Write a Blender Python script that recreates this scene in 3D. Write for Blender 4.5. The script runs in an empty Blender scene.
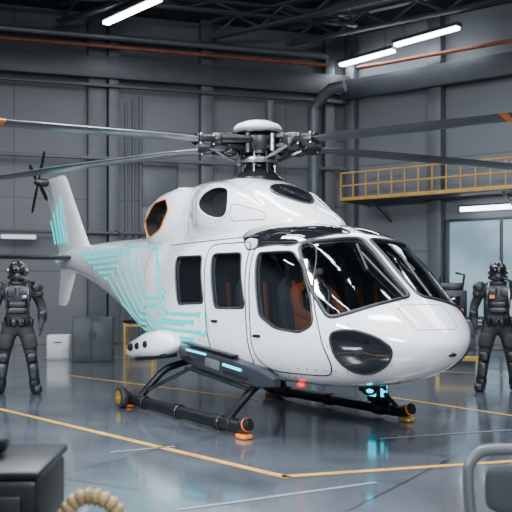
import bpy, bmesh, math, random
from mathutils import Vector, Matrix
from mathutils.bvhtree import BVHTree
random.seed(4)
SC=bpy.context.scene; COL=bpy.context.collection
# ------------------------------------------------------------ materials
def mat(name,col,rough=.5,metal=0,coat=0,bump=0,bscale=30,var=0,vscale=4,emis=None,es=0,specks=0):
    m=bpy.data.materials.new(name); m.use_nodes=True; nt=m.node_tree; b=nt.nodes['Principled BSDF']
    b.inputs['Base Color'].default_value=(*col,1); b.inputs['Roughness'].default_value=rough; b.inputs['Metallic'].default_value=metal
    if coat: b.inputs['Coat Weight'].default_value=coat; b.inputs['Coat Roughness'].default_value=.04
    tc=nt.nodes.new('ShaderNodeTexCoord')
    if var:
        n=nt.nodes.new('ShaderNodeTexNoise'); n.inputs['Scale'].default_value=vscale; n.inputs['Detail'].default_value=5
        nt.links.new(tc.outputs['Object'],n.inputs['Vector'])
        r=nt.nodes.new('ShaderNodeValToRGB'); r.color_ramp.elements[0].position=.3; r.color_ramp.elements[1].position=.7
        r.color_ramp.elements[0].color=(*[c*(1-var) for c in col],1); r.color_ramp.elements[1].color=(*[min(1,c*(1+var)) for c in col],1)
        nt.links.new(n.outputs['Fac'],r.inputs['Fac']); out=r.outputs['Color']
        if specks:
            vo=nt.nodes.new('ShaderNodeTexVoronoi'); vo.inputs['Scale'].default_value=specks; nt.links.new(tc.outputs['Object'],vo.inputs['Vector'])
            mr=nt.nodes.new('ShaderNodeMapRange'); mr.inputs['From Min'].default_value=.05; mr.inputs['From Max'].default_value=.12; mr.inputs['To Min'].default_value=.3; nt.links.new(vo.outputs['Distance'],mr.inputs['Value'])
            vm=nt.nodes.new('ShaderNodeVectorMath'); vm.operation='MULTIPLY'; nt.links.new(out,vm.inputs[0]); nt.links.new(mr.outputs[0],vm.inputs[1]); out=vm.outputs[0]
        nt.links.new(out,b.inputs['Base Color'])
    if bump:
        n=nt.nodes.new('ShaderNodeTexNoise'); n.inputs['Scale'].default_value=bscale
        nt.links.new(tc.outputs['Object'],n.inputs['Vector'])
        bp=nt.nodes.new('ShaderNodeBump'); bp.inputs['Strength'].default_value=bump; bp.inputs['Distance'].default_value=.01
        nt.links.new(n.outputs['Fac'],bp.inputs['Height']); nt.links.new(bp.outputs['Normal'],b.inputs['Normal'])
    if emis: b.inputs['Emission Color'].default_value=(*emis,1); b.inputs['Emission Strength'].default_value=es
    return m
WHITE=mat('white_paint',(.78,.795,.82),.12,0,1.0,var=.02,vscale=3,specks=8)
WHITE2=mat('white_composite',(.70,.72,.74),.3,var=.04)
DARKIN=mat('cabin_lining',(.13,.14,.155),.7)
BLACK=mat('black_gloss',(.006,.007,.009),.05,0,.8)
HOLE=mat('matte_black_cavity',(.010,.010,.012),.8); HOLE.node_tree.nodes['Principled BSDF'].inputs['Specular IOR Level'].default_value=.2  # black colour stands in for the shade inside openings and vents
SEAL=mat('black_rubber_seal',(.012,.012,.013),.5)
RUB=mat('rubber',(.02,.02,.022),.6,bump=.3)
STEEL=mat('brushed_steel',(.20,.20,.205),.32,1,bump=.1,bscale=60)
GUN=mat('gunmetal',(.04,.042,.046),.38,.8,var=.3,vscale=8)
SATIN=mat('satin_dark_metal',(.014,.016,.019),.36,.5,var=.2)
PODG=mat('pod_dark_grey',(.032,.038,.047),.32,.4,var=.15)
GOLD=mat('brass_yellow',(.55,.33,.06),.35,.6)
ORANGE=mat('orange_plastic',(.75,.18,.02),.45)
SEATO=mat('dark_seat_fabric',(.06,.06,.065),.8,bump=.4)
FLIGHT=mat('orange_flight_suit',(.50,.09,.015),.8,bump=.5,bscale=40,var=.2)
CYAN=mat('cyan_glow',(.0,.12,.13),.6,emis=(.0,.80,.84),es=1.25); CYAN.node_tree.nodes['Principled BSDF'].inputs['Specular IOR Level'].default_value=.1
CYAN2=mat('cyan_lamp',(.0,.4,.6),.4,emis=(.0,.60,.9),es=3)
RED=mat('red_lamp',(.8,.03,.02),.3,emis=(1,.05,.02),es=.4)
BLADE=mat('rotor_blade_grey',(.11,.116,.124),.28,.35,var=.15)
YEL=mat('yellow_paint',(.50,.30,.06),.5,var=.1)
RAILY=mat('rail_dull_yellow',(.46,.26,.06),.55,var=.15)
SUIT=mat('dark_suit_fabric',(.014,.015,.017),.75,bump=.6,bscale=60,var=.3,vscale=10)
ARM=mat('dark_armor',(.024,.026,.030),.36,.3,var=.5,vscale=8)
HELM=mat('glossy_helmet',(.018,.02,.022),.1,.3,.8)
VIS=mat('dark_visor',(.01,.01,.012),.05,.3)
SKIN=mat('skin',(.5,.3,.22),.55)
GREY=mat('grey_enamel',(.085,.092,.102),.45,var=.1)
DGREY=mat('dark_grey_enamel',(.042,.047,.054),.45,var=.15)
LGREY=mat('light_enamel',(.5,.52,.53),.5,var=.05)
PIPE=mat('rust_brown_pipe',(.22,.065,.03),.5,var=.3)
BEAM=mat('beam_dark_grey',(.048,.053,.06),.6,var=.2)
DUCT=mat('duct_grey',(.12,.13,.14),.4,.4,var=.15)
LAMP=mat('lamp_white',(.9,.95,1),.5,emis=(.85,.93,1),es=32)
LAMP2=mat('soft_lamp_white',(.9,.95,1),.5,emis=(.85,.93,1),es=9)
LAMP3=mat('dim_lamp_white',(.7,.75,.8),.5,emis=(.75,.87,.95),es=.6)
TAN=mat('tan_hose',(.30,.21,.10),.5,var=.2,vscale=20)
GL=bpy.data.materials.new('tinted_glass'); GL.use_nodes=True; nt=GL.node_tree; nt.nodes.clear()
o_=nt.nodes.new('ShaderNodeOutputMaterial'); mx=nt.nodes.new('ShaderNodeMixShader'); tr=nt.nodes.new('ShaderNodeBsdfTransparent'); gs=nt.nodes.new('ShaderNodeBsdfGlossy'); fr=nt.nodes.new('ShaderNodeFresnel'); ad=nt.nodes.new('ShaderNodeMath')
tr.inputs['Color'].default_value=(.40,.46,.51,1); gs.inputs['Roughness'].default_value=.05; gs.inputs['Color'].default_value=(.8,.9,1,1); fr.inputs['IOR'].default_value=1.7
ad.operation='ADD'; ad.inputs[1].default_value=.12
nt.links.new(fr.outputs[0],ad.inputs[0]); nt.links.new(ad.outputs[0],mx.inputs[0]); nt.links.new(tr.outputs[0],mx.inputs[1]); nt.links.new(gs.outputs[0],mx.inputs[2]); nt.links.new(mx.outputs[0],o_.inputs[0])
def floor_mat():
    m=bpy.data.materials.new('epoxy_floor'); m.use_nodes=True; nt=m.node_tree; b=nt.nodes['Principled BSDF']
    tc=nt.nodes.new('ShaderNodeTexCoord'); mp=nt.nodes.new('ShaderNodeMapping'); mp.inputs['Rotation'].default_value=(0,0,.55)
    nt.links.new(tc.outputs['Object'],mp.inputs['Vector'])
    br=nt.nodes.new('ShaderNodeTexBrick'); br.offset=0; br.inputs['Scale'].default_value=1; br.inputs['Brick Width'].default_value=2.4; br.inputs['Row Height'].default_value=2.4; br.inputs['Mortar Size'].default_value=.012
    br.inputs['Color1'].default_value=(.070,.080,.096,1); br.inputs['Color2'].default_value=(.082,.093,.110,1); br.inputs['Mortar'].default_value=(.022,.026,.031,1)
    nt.links.new(mp.outputs[0],br.inputs['Vector'])
    n=nt.nodes.new('ShaderNodeTexNoise'); n.inputs['Scale'].default_value=1.3; n.inputs['Detail'].default_value=8; n.inputs['Roughness'].default_value=.65
    nt.links.new(tc.outputs['Object'],n.inputs['Vector'])
    mr=nt.nodes.new('ShaderNodeMapRange'); mr.inputs['From Min'].default_value=.3; mr.inputs['From Max'].default_value=.7; mr.inputs['To Min'].default_value=.09; mr.inputs['To Max'].default_value=.24
    nt.links.new(n.outputs['Fac'],mr.inputs['Value']); nt.links.new(mr.outputs[0],b.inputs['Roughness'])
    mm=nt.nodes.new('ShaderNodeMapRange'); mm.inputs['From Min'].default_value=.25; mm.inputs['From Max'].default_value=.75; mm.inputs['To Min'].default_value=.7; mm.inputs['To Max'].default_value=1.25
    nt.links.new(n.outputs['Fac'],mm.inputs['Value'])
    vm=nt.nodes.new('ShaderNodeVectorMath'); vm.operation='MULTIPLY'; nt.links.new(br.outputs['Color'],vm.inputs[0]); nt.links.new(mm.outputs[0],vm.inputs[1]); nt.links.new(vm.outputs[0],b.inputs['Base Color'])
    b.inputs['Specular IOR Level'].default_value=1.0; b.inputs['Coat Weight'].default_value=.4; b.inputs['Coat Roughness'].default_value=.07
    return m
FLOOR=floor_mat()
def wall_mat(name,c,rw,rh):
    m=bpy.data.materials.new(name); m.use_nodes=True; nt=m.node_tree; b=nt.nodes['Principled BSDF']
    tc=nt.nodes.new('ShaderNodeTexCoord'); 
    br=nt.nodes.new('ShaderNodeTexBrick'); br.offset=0; br.inputs['Scale'].default_value=1; br.inputs['Brick Width'].default_value=rw; br.inputs['Row Height'].default_value=rh; br.inputs['Mortar Size'].default_value=.02
    br.inputs['Color1'].default_value=(*c,1); br.inputs['Color2'].default_value=(*[x*.88 for x in c],1); br.inputs['Mortar'].default_value=(*[x*.55 for x in c],1)
    nt.links.new(tc.outputs['UV'],br.inputs['Vector'])
    n=nt.nodes.new('ShaderNodeTexNoise'); n.inputs['Scale'].default_value=.6; n.inputs['Detail'].default_value=6
    nt.links.new(tc.outputs['Object'],n.inputs['Vector'])
    mm=nt.nodes.new('ShaderNodeMapRange'); mm.inputs['To Min'].default_value=.8; mm.inputs['To Max'].default_value=1.15; nt.links.new(n.outputs['Fac'],mm.inputs['Value'])
    vm=nt.nodes.new('ShaderNodeVectorMath'); vm.operation='MULTIPLY'; nt.links.new(br.outputs['Color'],vm.inputs[0]); nt.links.new(mm.outputs[0],vm.inputs[1]); nt.links.new(vm.outputs[0],b.inputs['Base Color'])
    b.inputs['Roughness'].default_value=.5
    return m
WALLM=wall_mat('wall_panels',(.138,.144,.154),2.6,2.0)
WALLR=wall_mat('wall_panels_light',(.155,.163,.177),3.2,2.6)
CEIL=mat('ceiling_dark',(.014,.016,.018),.8,var=.3,vscale=1)
# ------------------------------------------------------------ mesh builder
def sgp(v,e): return math.copysign(abs(v)**e,v)
class MB:
    def __init__(s): s.v=[];s.f=[];s.m=[];s.M=Matrix.Identity(4)
    def add(s,v,f,mi=0):
        o=len(s.v); s.v+=[tuple(s.M@Vector(p)) for p in v]; s.f+=[tuple(i+o for i in q) for q in f]; s.m+=[mi]*len(f); return s
    def box(s,c,size,mi=0,bev=.01,rot=None):
        bm=bmesh.new(); bmesh.ops.create_cube(bm,size=1); bmesh.ops.scale(bm,vec=size,verts=bm.verts)
        if bev>0: bmesh.ops.bevel(bm,geom=list(bm.edges),offset=min(bev,min(size)*.45),segments=2,affect='EDGES',profile=.5)
        R=Matrix.Translation(c)@(rot.to_4x4() if rot else Matrix.Identity(4)); bm.transform(R)
        bm.verts.index_update(); v=[p.co.copy() for p in bm.verts]; f=[[q.index for q in p.verts] for p in bm.faces]; bm.free(); return s.add(v,f,mi)
    def tube(s,pts,r,seg=10,mi=0,closed=False,caps=True):
        P=[Vector(p) for p in pts]; n=len(P); rr=r if isinstance(r,(list,tuple)) else [r]*n
        T=[]
        for i in range(n):
            a=P[(i-1)%n] if (i>0 or closed) else P[i]; b=P[(i+1)%n] if (i<n-1 or closed) else P[i]; T.append((b-a).normalized())
        N=T[0].orthogonal().normalized(); v=[];f=[]
        for i in range(n):
            N=(N-T[i]*N.dot(T[i])); N=N.normalized() if N.length>1e-6 else T[i].orthogonal().normalized(); B=T[i].cross(N)
            for k in range(seg):
                a=2*math.pi*k/seg; v.append(P[i]+(N*math.cos(a)+B*math.sin(a))*rr[i])
        for i in range(n if closed else n-1):
            j=(i+1)%n
            for k in range(seg):
                l=(k+1)%seg; f.append((i*seg+k,i*seg+l,j*seg+l,j*seg+k))
        if caps and not closed: f.append(tuple(range(seg-1,-1,-1))); f.append(tuple((n-1)*seg+k for k in range(seg)))
        return s.add(v,f,mi)
    def cyl(s,a,b,r,r2=None,seg=20,mi=0): return s.tube([a,b],[r,r if r2 is None else r2],seg,mi)
    def se(s,c,rad,e1=1,e2=1,mi=0,rot=None,nu=20,nv=12):
        v=[];f=[];R=rot if rot else Matrix.Identity(3); C=Vector(c)
        for j in range(1,nv):
            p=-math.pi/2+math.pi*j/nv
            for i in range(nu):
                a=2*math.pi*i/nu
                v.append(C+R@Vector((rad[0]*sgp(math.cos(p),e1)*sgp(math.cos(a),e2),rad[1]*sgp(math.cos(p),e1)*sgp(math.sin(a),e2),rad[2]*sgp(math.sin(p),e1))))
        for j in range(nv-2):
            for i in range(nu): f.append((j*nu+i,j*nu+(i+1)%nu,(j+1)*nu+(i+1)%nu,(j+1)*nu+i))
        lo=len(v); v.append(C+R@Vector((0,0,-rad[2]))); v.append(C+R@Vector((0,0,rad[2])))
        for i in range(nu): f.append((lo,(i+1)%nu,i)); f.append((lo+1,(nv-2)*nu+i,(nv-2)*nu+(i+1)%nu))
        return s.add(v,f,mi)
    def lathe(s,prof,c=(0,0,0),rot=None,seg=32,mi=0,caps=(True,True)):
        v=[];f=[];R=rot if rot else Matrix.Identity(3);C=Vector(c);n=len(prof)
        for r,z in prof:
            for k in range(seg):
                a=2*math.pi*k/seg; v.append(C+R@Vector((r*math.cos(a),r*math.sin(a),z)))
        for i in range(n-1):
            for k in range(seg):
                l=(k+1)%seg; f.append((i*seg+k,i*seg+l,(i+1)*seg+l,(i+1)*seg+k))
        if caps[0]: f.append(tuple(range(seg-1,-1,-1)))
        if caps[1]: f.append(tuple((n-1)*seg+k for k in range(seg)))
        return s.add(v,f,mi)
    def loft(s,secs,mi=0):
        N=len(secs[0]); v=[p for r in secs for p in r]; f=[]
        for j in range(len(secs)-1):
            for i in range(N):
                a=j*N+i;b=j*N+(i+1)%N; f.append((a,b,b+N,a+N))
        f.append(tuple(range(N-1,-1,-1))); f.append(tuple(range((len(secs)-1)*N,len(secs)*N))); return s.add(v,f,mi)
    def obj(s,name,mats,parent=None,ang=35):
        me=bpy.data.meshes.new(name); me.from_pydata(s.v,[],s.f); 
        for x in (mats if isinstance(mats,(list,tuple)) else [mats]): me.materials.append(x)
        for p,i in zip(me.polygons,s.m): p.material_index=i; p.use_smooth=True
        bm=bmesh.new(); bm.from_mesh(me); bmesh.ops.recalc_face_normals(bm,faces=bm.faces); bm.to_mesh(me); bm.free()
        me.update(); me.set_sharp_from_angle(angle=math.radians(ang))
        o=bpy.data.objects.new(name,me); COL.objects.link(o)
        if parent: o.parent=parent
        return o
def top(o,label,cat,group=None):
    o['label']=label;o['category']=cat
    if group:o['group']=group
    return o
def struct(o): o['kind']='structure'; return o
def empty(name,loc=(0,0,0),rz=0):
    o=bpy.data.objects.new(name,None); COL.objects.link(o); o.location=loc; o.rotation_euler=(0,0,rz); o.empty_display_size=.2; return o
def smooth_path(pts,n=6,closed=False):
    P=[Vector(p) for p in pts]; out=[]; m=len(P)
    for i in range(m if closed else m-1):
        g=lambda k:(P[k%m] if closed else P[max(0,min(m-1,k))])
        p0,p1,p2,p3=g(i-1),g(i),g(i+1),g(i+2)
        for j in range(n):
            t=j/n; out.append(.5*((2*p1)+(p2-p0)*t+(2*p0-5*p1+4*p2-p3)*t*t+(3*p1-p0-3*p2+p3)*t**3))
    if not closed: out.append(P[-1])
    return out
RXm=Matrix.Rotation
# ------------------------------------------------------------ room
def quadwall(name,a,b,h,m,z0=0):
    a=Vector(a);b=Vector(b);L=(b-a).length
    me=bpy.data.meshes.new(name); me.from_pydata([(a.x,a.y,z0),(b.x,b.y,z0),(b.x,b.y,h),(a.x,a.y,h)],[],[(0,1,2,3)])
    uv=me.uv_layers.new(); 
    for i,c in enumerate([(0,z0),(L,z0),(L,h),(0,h)]): uv.data[i].uv=c
    me.materials.append(m); o=bpy.data.objects.new(name,me); COL.objects.link(o); return struct(o)
H=9.2
K=Vector((2.7,26)); LE=Vector((-14,20.79)); RE=Vector((14,17.61))
quadwall('wall_back',LE,K,H,WALLM); quadwall('wall_back_right',K,RE,H,WALLR)
quadwall('wall_left',(-14,-5),LE,H,WALLM); quadwall('wall_right',RE,(14,-5),H,WALLR); quadwall('wall_front',(14,-5),(-14,-5),H,WALLM)
fm=MB(); fm.add([(-14,-5,0),(14,-5,0),(14,17.61,0),(2.7,26,0),(-14,20.79,0)],[(0,1,2,3,4)],0)
def stripe(a,b,w,mi):
    a=Vector((*a,.003));b=Vector((*b,.003));d=(b-a).normalized();n=Vector((-d.y,d.x,0))*w/2
    fm.add([a-n,b-n,b+n,a+n],[(0,1,2,3)],mi)
stripe((-8.2,16.2),(.25,6.56),.085,1); stripe((.2,6.6),(4.6,7.95),.085,1)
stripe((-3.2,14.6),(.05,11.3),.07,1); stripe((1.6,11.9),(4.6,7.4),.07,1)
stripe((1.2,16.5),(7,13.2),.08,1); stripe((-9,17.5),(-1,19),.07,1); stripe((-1.3,7.6),(-.75,7.9),.05,2); stripe((-.5,5.6),(.9,6.4),.05,2); stripe((1.2,8.3),(3.6,9.2),.05,2)
FY=mat('floor_yellow',(.62,.34,.06),.3,var=.25,vscale=6); FWm=mat('floor_grey_line',(.20,.215,.23),.3)
fl=struct(fm.obj('floor',[FLOOR,FY,FWm])); 
ce=MB(); ce.add([(-14,-5,H),(-14,20.79,H),(2.7,26,H),(14,17.61,H),(14,-5,H)],[(0,1,2,3,4)]); struct(ce.obj('ceiling',CEIL))
dl=Vector((-.954,-.298)); dr=Vector((.803,-.596)); nl=Vector((.298,-.954)); nr=Vector((-.596,-.803))
def WL(t,z,off=0): p=K+dl*t+nl*off; return Vector((p.x,p.y,z))
def WR(t,z,off=0): p=K+dr*t+nr*off; return Vector((p.x,p.y,z))
RL=RXm(math.atan2(-dl.y,-dl.x),3,'Z'); RR=RXm(math.atan2(dr.y,dr.x),3,'Z')
tn=[0]
def trim(mb,m):
    tn[0]+=1; return struct(mb.obj('trim_%d'%tn[0],m))
for t,w,dd in [(4.4,.35,.35),(7.05,.3,.35),(7.5,.5,.3),(11.2,.4,.35),(.6,.3,.3),(12.9,.4,.3)]:
    trim(MB().box(WL(t,H/2,dd/2+.01),(w,dd,H-.02),0,.02,RL),GREY)
for t,w,dd in [(.35,.3,.3),(3.1,.4,.35),(8.6,.4,.3)]:
    trim(MB().box(WR(t,H/2,dd/2+.01),(w,dd,H-.02),0,.02,RR),GREY)
for z,m,h in [(7.6,DGREY,.6),(7.1,DGREY,.1),(5.1,GREY,.10),(3.05,DGREY,.08)]:
    trim(MB().box(WL(7,z,.42),(14,.12,h),0,.02,RL),m)
trim(MB().box(WR(5.5,7.45,.42),(10.8,.2,.6),0,.02,RR),DGREY)
def pipe(mb,m,lab,cat='pipe'): return top(mb.obj('pipe',m),lab,cat)
pipe(MB().tube([WL(14,8.12,.62),WL(.8,8.12,.62)],.055,12),PIPE,'rust-brown painted pipe run along the upper hangar wall')
pipe(MB().tube([WL(14,8.38,.62),WL(.8,8.38,.62)],.09,12),DUCT,'grey pipe run along the upper hangar wall')
pipe(MB().tube([WR(.8,8.0,.62),WR(11,8.0,.62)],.055,12),PIPE,'rust-brown painted pipe along the upper wall above the walkway')
pipe(MB().tube([WL(2.6,6.95,.6),WL(2.6,4,.6),WL(2.6,.3,.6)],.12,16),GREY,'grey metal ventilation duct running down the wall','duct')
pipe(MB().tube([WL(1.2,.1,.5),WL(1.2,6.8,.5),WL(1.05,7.1,.75),WL(.9,7.3,1.1),WL(.6,7.35,1.4)],.17,16),DUCT,'grey metal duct climbing the wall corner','duct')
for i in range(3):
    pipe(MB().tube([WL(6.3+i*.2,.05,.25),WL(6.3+i*.2,6.9-.1*i,.25)],.04,10),GREY,'thin grey conduit running up the wall')
d=MB().box(WL(5.75,2.6,.05),(1.1,.08,5.1),0,.02,RL)
for i in range(4): d.box(WL(5.75,.7+i*1.25,.1),(1.05,.05,1.2),0,.015,RL)
struct(d.obj('door_1',GREY))
eb=MB().box(WL(3.5,2.2,.15),(.6,.25,.9),0,.02,RL).box(WL(3.5,2.2,.29),(.5,.03,.78),1,.01,RL).tube([WL(3.5,2.65,.15),WL(3.5,5.9,.15)],.03,8); top(eb.obj('electrical_box',[DGREY,GREY]),'dark grey electrical box with conduit mounted on the wall','electrical box')
def wl_lamp(t,z,L,R,W,lab,m):
    e=MB().box(W(t,z,.5),(L,.12,.12),0,.02,R).box(W(t,z+.08,.5),(L+.06,.18,.05),1,.01,R).box(W(t-L/2+.1,z+.05,.27),(.05,.5,.05),1,.01,R).box(W(t+L/2-.1,z+.05,.27),(.05,.5,.05),1,.01,R)
    return top(e.obj('wall_lamp',[m,GREY]),lab,'lamp')
wl_lamp(9.6,2.9,.9,RL,WL,'dim white tubular lamp bracketed to the grey wall',LAMP3)
wm=bpy.data.materials.new('lit_window'); wm.use_nodes=True; nt=wm.node_tree; b=nt.nodes['Principled BSDF']
tc=nt.nodes.new('ShaderNodeTexCoord'); nz=nt.nodes.new('ShaderNodeTexNoise'); nz.inputs['Scale'].default_value=.7; nt.links.new(tc.outputs['Object'],nz.inputs['Vector'])
rp=nt.nodes.new('ShaderNodeValToRGB'); rp.color_ramp.elements[0].color=(.18,.30,.38,1); rp.color_ramp.elements[1].color=(.42,.62,.74,1); rp.color_ramp.elements[0].position=.35; rp.color_ramp.elements[1].position=.65
nt.links.new(nz.outputs['Fac'],rp.inputs['Fac']); nt.links.new(rp.outputs['Color'],b.inputs['Emission Color'])
b.inputs['Base Color'].default_value=(.12,.15,.18,1); b.inputs['Roughness'].default_value=.15; b.inputs['Emission Strength'].default_value=.9
w=MB().box(WR(5.75,1.95,.06),(4.7,.06,2.9),0,.01,RR)
for t in (3.42,4.95,8.1): w.box(WR(t,1.95,.12),(.07,.1,2.96),1,.01,RR)
for z in (.5,3.42): w.box(WR(5.75,z,.12),(4.8,.1,.08),1,.01,RR)
struct(w.obj('window_1',[wm,DGREY]))
wl_lamp(5.4,3.68,2.9,RR,WR,'long white fluorescent lamp bracketed under the walkway',LAMP2)
mz=empty('mezzanine_walkway'); top(mz,'grey steel mezzanine walkway with yellow edge fixed along the wall','walkway')
T0=.8; T1=10.9; TC=(T0+T1)/2
MB().box(WR(TC,4.04,.8),(T1-T0,1.5,.08),0,.01,RR).obj('deck',BEAM,mz)
MB().box(WR(TC,4.06,1.58),(T1-T0,.05,.10),0,.01,RR).obj('edge_beam',RAILY,mz)
rl=MB()
for z in (4.80,4.44): rl.tube([WR(T0,z,1.55),WR(T1,z,1.55)],.026,8)
rl.obj('railing_bars',RAILY,mz)
for i in range(26):
    MB().box(WR(T0+i*.4,4.45,1.55),(.033,.033,.70),0,.005,RR).obj('railing_post',RAILY,mz)
for t in (1.6,5.4,7.8): MB().tube([WR(t,3.5,.05),WR(t,3.99,1.2)],.035,8).obj('bracket',DGREY,mz)
def beam(a,b,dz=.5):
    a=Vector(a);b=Vector(b);L=(b-a).length;R=RXm(math.atan2((b-a).y,(b-a).x),3,'Z');c=(a+b)/2
    m=MB().box(c+Vector((0,0,dz/2)),(L,.22,.07),0,.01,R).box(c-Vector((0,0,dz/2)),(L,.22,.07),0,.01,R)
    n=int(L/.8); d=(b-a)/n
    for i in range(n):
        s=dz/2*(1 if i%2 else -1); m.tube([a+d*i+Vector((0,0,s)),a+d*(i+1)-Vector((0,0,s))],.04,6)
    return top(m.obj('ceiling_truss',BEAM),'dark steel lattice truss under the hangar ceiling','truss','steel ceiling trusses')
D3=Vector((dr.x,dr.y,0))
for off,z in ((2.2,8.7),(4.4,8.7),(8.6,8.75)):
    p=WL(off,z,1.1); q=p+D3*(12.0); q.x=min(q.x,13.3); beam(p,q,.45)
L3=Vector((dl.x,dl.y,0))
for off,z in ((1.8,8.8),(3.9,8.8)):
    p=Vector((2.2+off*.3,25.0-off,z)); beam(p,p+L3*14.5,.25)
ld=Vector((1.4,-1.6,0)).normalized(); RLd=RXm(math.atan2(ld.y,ld.x),3,'Z')
def strip(c,L):
    c=Vector(c); m=MB().box(c,(L,.17,.07),0,.01,RLd).box(c+Vector((0,0,.09)),(L+.1,.26,.1),1,.02,RLd)
    for s in (-1,1): m.tube([c+ld*(s*L*.35)+Vector((0,0,.1)),c+ld*(s*L*.35)+Vector((0,0,H-.02-c.z))],.012,6,1)
    return top(m.obj('ceiling_light',[LAMP,BEAM]),'long white fluorescent strip light hung from the ceiling','lamp','hangar strip lights')
strip((3.2,24.7,8.20),2.0); strip((4.64,23.3,8.40),2.1); strip((-3.05,20.9,8.3),2.4)
for x,y in [(-7,9),(-3,9),(1,9),(5,9),(-5,4.5),(-1,4.5),(3,4.5),(-1,13),(3,13),(-5,13),(7,13),(0,1),(5,1),(-5,1)]: strip((x,y,8.5),2.6)  # strips added out of view for overhead light and hull reflections
def area(loc,size,e,rot=(0,0,0),c=(.88,.94,1),sy=None):
    l=bpy.data.lights.new('area_light','AREA'); l.energy=e; l.color=c; l.shape='RECTANGLE'; l.size=size; l.size_y=sy or size
    o=bpy.data.objects.new('area_light',l); COL.objects.link(o); o.location=loc; o.rotation_euler=rot; return o
area((-3.2,6.2,8.2),4,1080,(0,0,.7),sy=.7); area((2.6,5.6,8.2),4,820,(0,0,.7),sy=.7); area((-1,11.5,8.2),5,560,(0,0,-.8),sy=.8)
area((-7,15,8.1),4,260,sy=2); area((5,17,8.1),4,260,sy=2); area((-1,18.5,8.0),5,230,sy=2); area((8,11,8.2),4,200,sy=2)
d=(Vector((0,9.5,1.4))-Vector((-6.5,1.0,4.6))); o=area((-6.5,1.0,4.6),3.5,360,sy=1.0); o.rotation_euler=d.to_track_quat('-Z','Y').to_euler(); o.data.spread=math.radians(80)  # fill lamp added out of view to brighten the near hull side
d=(Vector((1,9.0,1.4))-Vector((2.5,-3.0,4.8))); o=area((2.5,-3.0,4.8),3,260,sy=1.0); o.rotation_euler=d.to_track_quat('-Z','Y').to_euler(); o.data.spread=math.radians(80)  # front fill added behind the camera, no real fixture
w=bpy.data.worlds.new('World'); SC.world=w; w.use_nodes=True; w.node_tree.nodes['Background'].inputs[0].default_value=(.3,.35,.4,1); w.node_tree.nodes['Background'].inputs[1].default_value=.12
# ------------------------------------------------------------ helicopter
def interp(tab,s,k):
    n=len(tab)
    if s<=tab[0][0]: return tab[0][k]
    if s>=tab[-1][0]: return tab[-1][k]
    def m(i):
        if i==0 or i==n-1: return (tab[min(i+1,n-1)][k]-tab[max(i-1,0)][k])/(tab[min(i+1,n-1)][0]-tab[max(i-1,0)][0])
        a=(tab[i][k]-tab[i-1][k])/(tab[i][0]-tab[i-1][0]); b=(tab[i+1][k]-tab[i][k])/(tab[i+1][0]-tab[i][0])
        return 0 if a*b<=0 else 2*a*b/(a+b)
    for i in range(n-1):
        if tab[i][0]<=s<=tab[i+1][0]:
            h=tab[i+1][0]-tab[i][0]; t=(s-tab[i][0])/h
            p0,p1=tab[i][k],tab[i+1][k]; m0,m1=m(i)*h,m(i+1)*h
            return (2*t**3-3*t*t+1)*p0+(t**3-2*t*t+t)*m0+(-2*t**3+3*t*t)*p1+(t**3-t*t)*m1
FT=[(-6.9,1.93,2.12,2.02,.07,2),(-6,1.78,2.22,2.0,.17,2),(-5,1.56,2.24,1.92,.25,2.1),(-4,1.30,2.24,1.8,.36,2.2),(-3,1.0,2.22,1.65,.52,2.4),(-2,.76,2.2,1.5,.70,2.7),(-1,.6,2.18,1.35,.86,3.1),(0,.53,2.16,1.28,.92,3.5),
(1,.50,2.16,1.22,.93,3.5),(1.6,.50,2.10,1.18,.93,3.2),(1.9,.50,2.0,1.13,.93,2.9),(2.2,.50,1.80,1.08,.92,2.5),(2.4,.50,1.63,1.05,.92,2.35),(2.6,.50,1.47,1.03,.92,2.25),(2.75,.5,1.35,1.01,.92,2.15),(2.9,.5,1.22,.99,.90,2.05),(3.0,.5,1.12,.97,.89,2.0),(3.06,.5,1.05,.96,.88,2),(3.1,.5,.97,.96,.88,2)]
def fsec(s):
    zb,zt,zc,w,n=[interp(FT,s,k) for k in range(1,6)]
    if s>1.7:
        t=min(1,(s-1.7)/1.4); g=max(0,1-t**2.6)**.54
        w*=g; zb=zc-(zc-zb)*g**1.1
    return zb,zt,zc,w,n
def ring(s,zb,zt,zc,w,n,N=72):
    r=[]
    for i in range(N):
        a=2*math.pi*i/N; c,sn=math.cos(a),math.sin(a)
        h=(zt-zc) if sn>=0 else (zc-zb)
        r.append((s,w*sgp(c,2/n),zc+h*sgp(sn,2/n)))
    return r
ha=math.atan2(-.848,.53)
HEL=empty('helicopter',(.02,10.07,0),ha); top(HEL,'white helicopter with cyan circuit graphics standing on black skids','helicopter')
S=sorted(set([round(-6.9+i*.1,3) for i in range(88)]+[round(1.85+.05*i,3) for i in range(20)]+[2.85,2.9,2.94,2.98,3.01,3.04,3.06,3.075,3.087,3.094,3.098]))
om=MB().loft([ring(s,*fsec(s)) for s in S])
BV=BVHTree.FromPolygons([Vector(p) for p in om.v],om.f)
inn=[]
for s in [-1.2+.15*i for i in range(27)]:
    zb,zt,zc,w_,n=fsec(s); k=.045 if s<2 else .06; inn.append(ring(s,zb+k+.08,zt-k,zc,w_-k,n,48))
iv=[p for r in inn for p in r]; N=48; if_=[]
for j in range(len(inn)-1):
    for i in range(N):
        a=j*N+i;b=j*N+(i+1)%N; if_.append((a,a+N,b+N,b))
if_.append(tuple(range(N))); if_.append(tuple(reversed(range((len(inn)-1)*N,len(inn)*N))))
om.add(iv,if_,1)
def rawobj(name,mb,mats):
    me=bpy.data.meshes.new(name); me.from_pydata(mb.v,[],mb.f)
    for x in mats: me.materials.append(x)
    for p,i in zip(me.polygons,mb.m): p.material_index=i; p.use_smooth=True
    o=bpy.data.objects.new(name,me); COL.objects.link(o); return o
fus=rawobj('fuselage',om,[WHITE,DARKIN])
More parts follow.
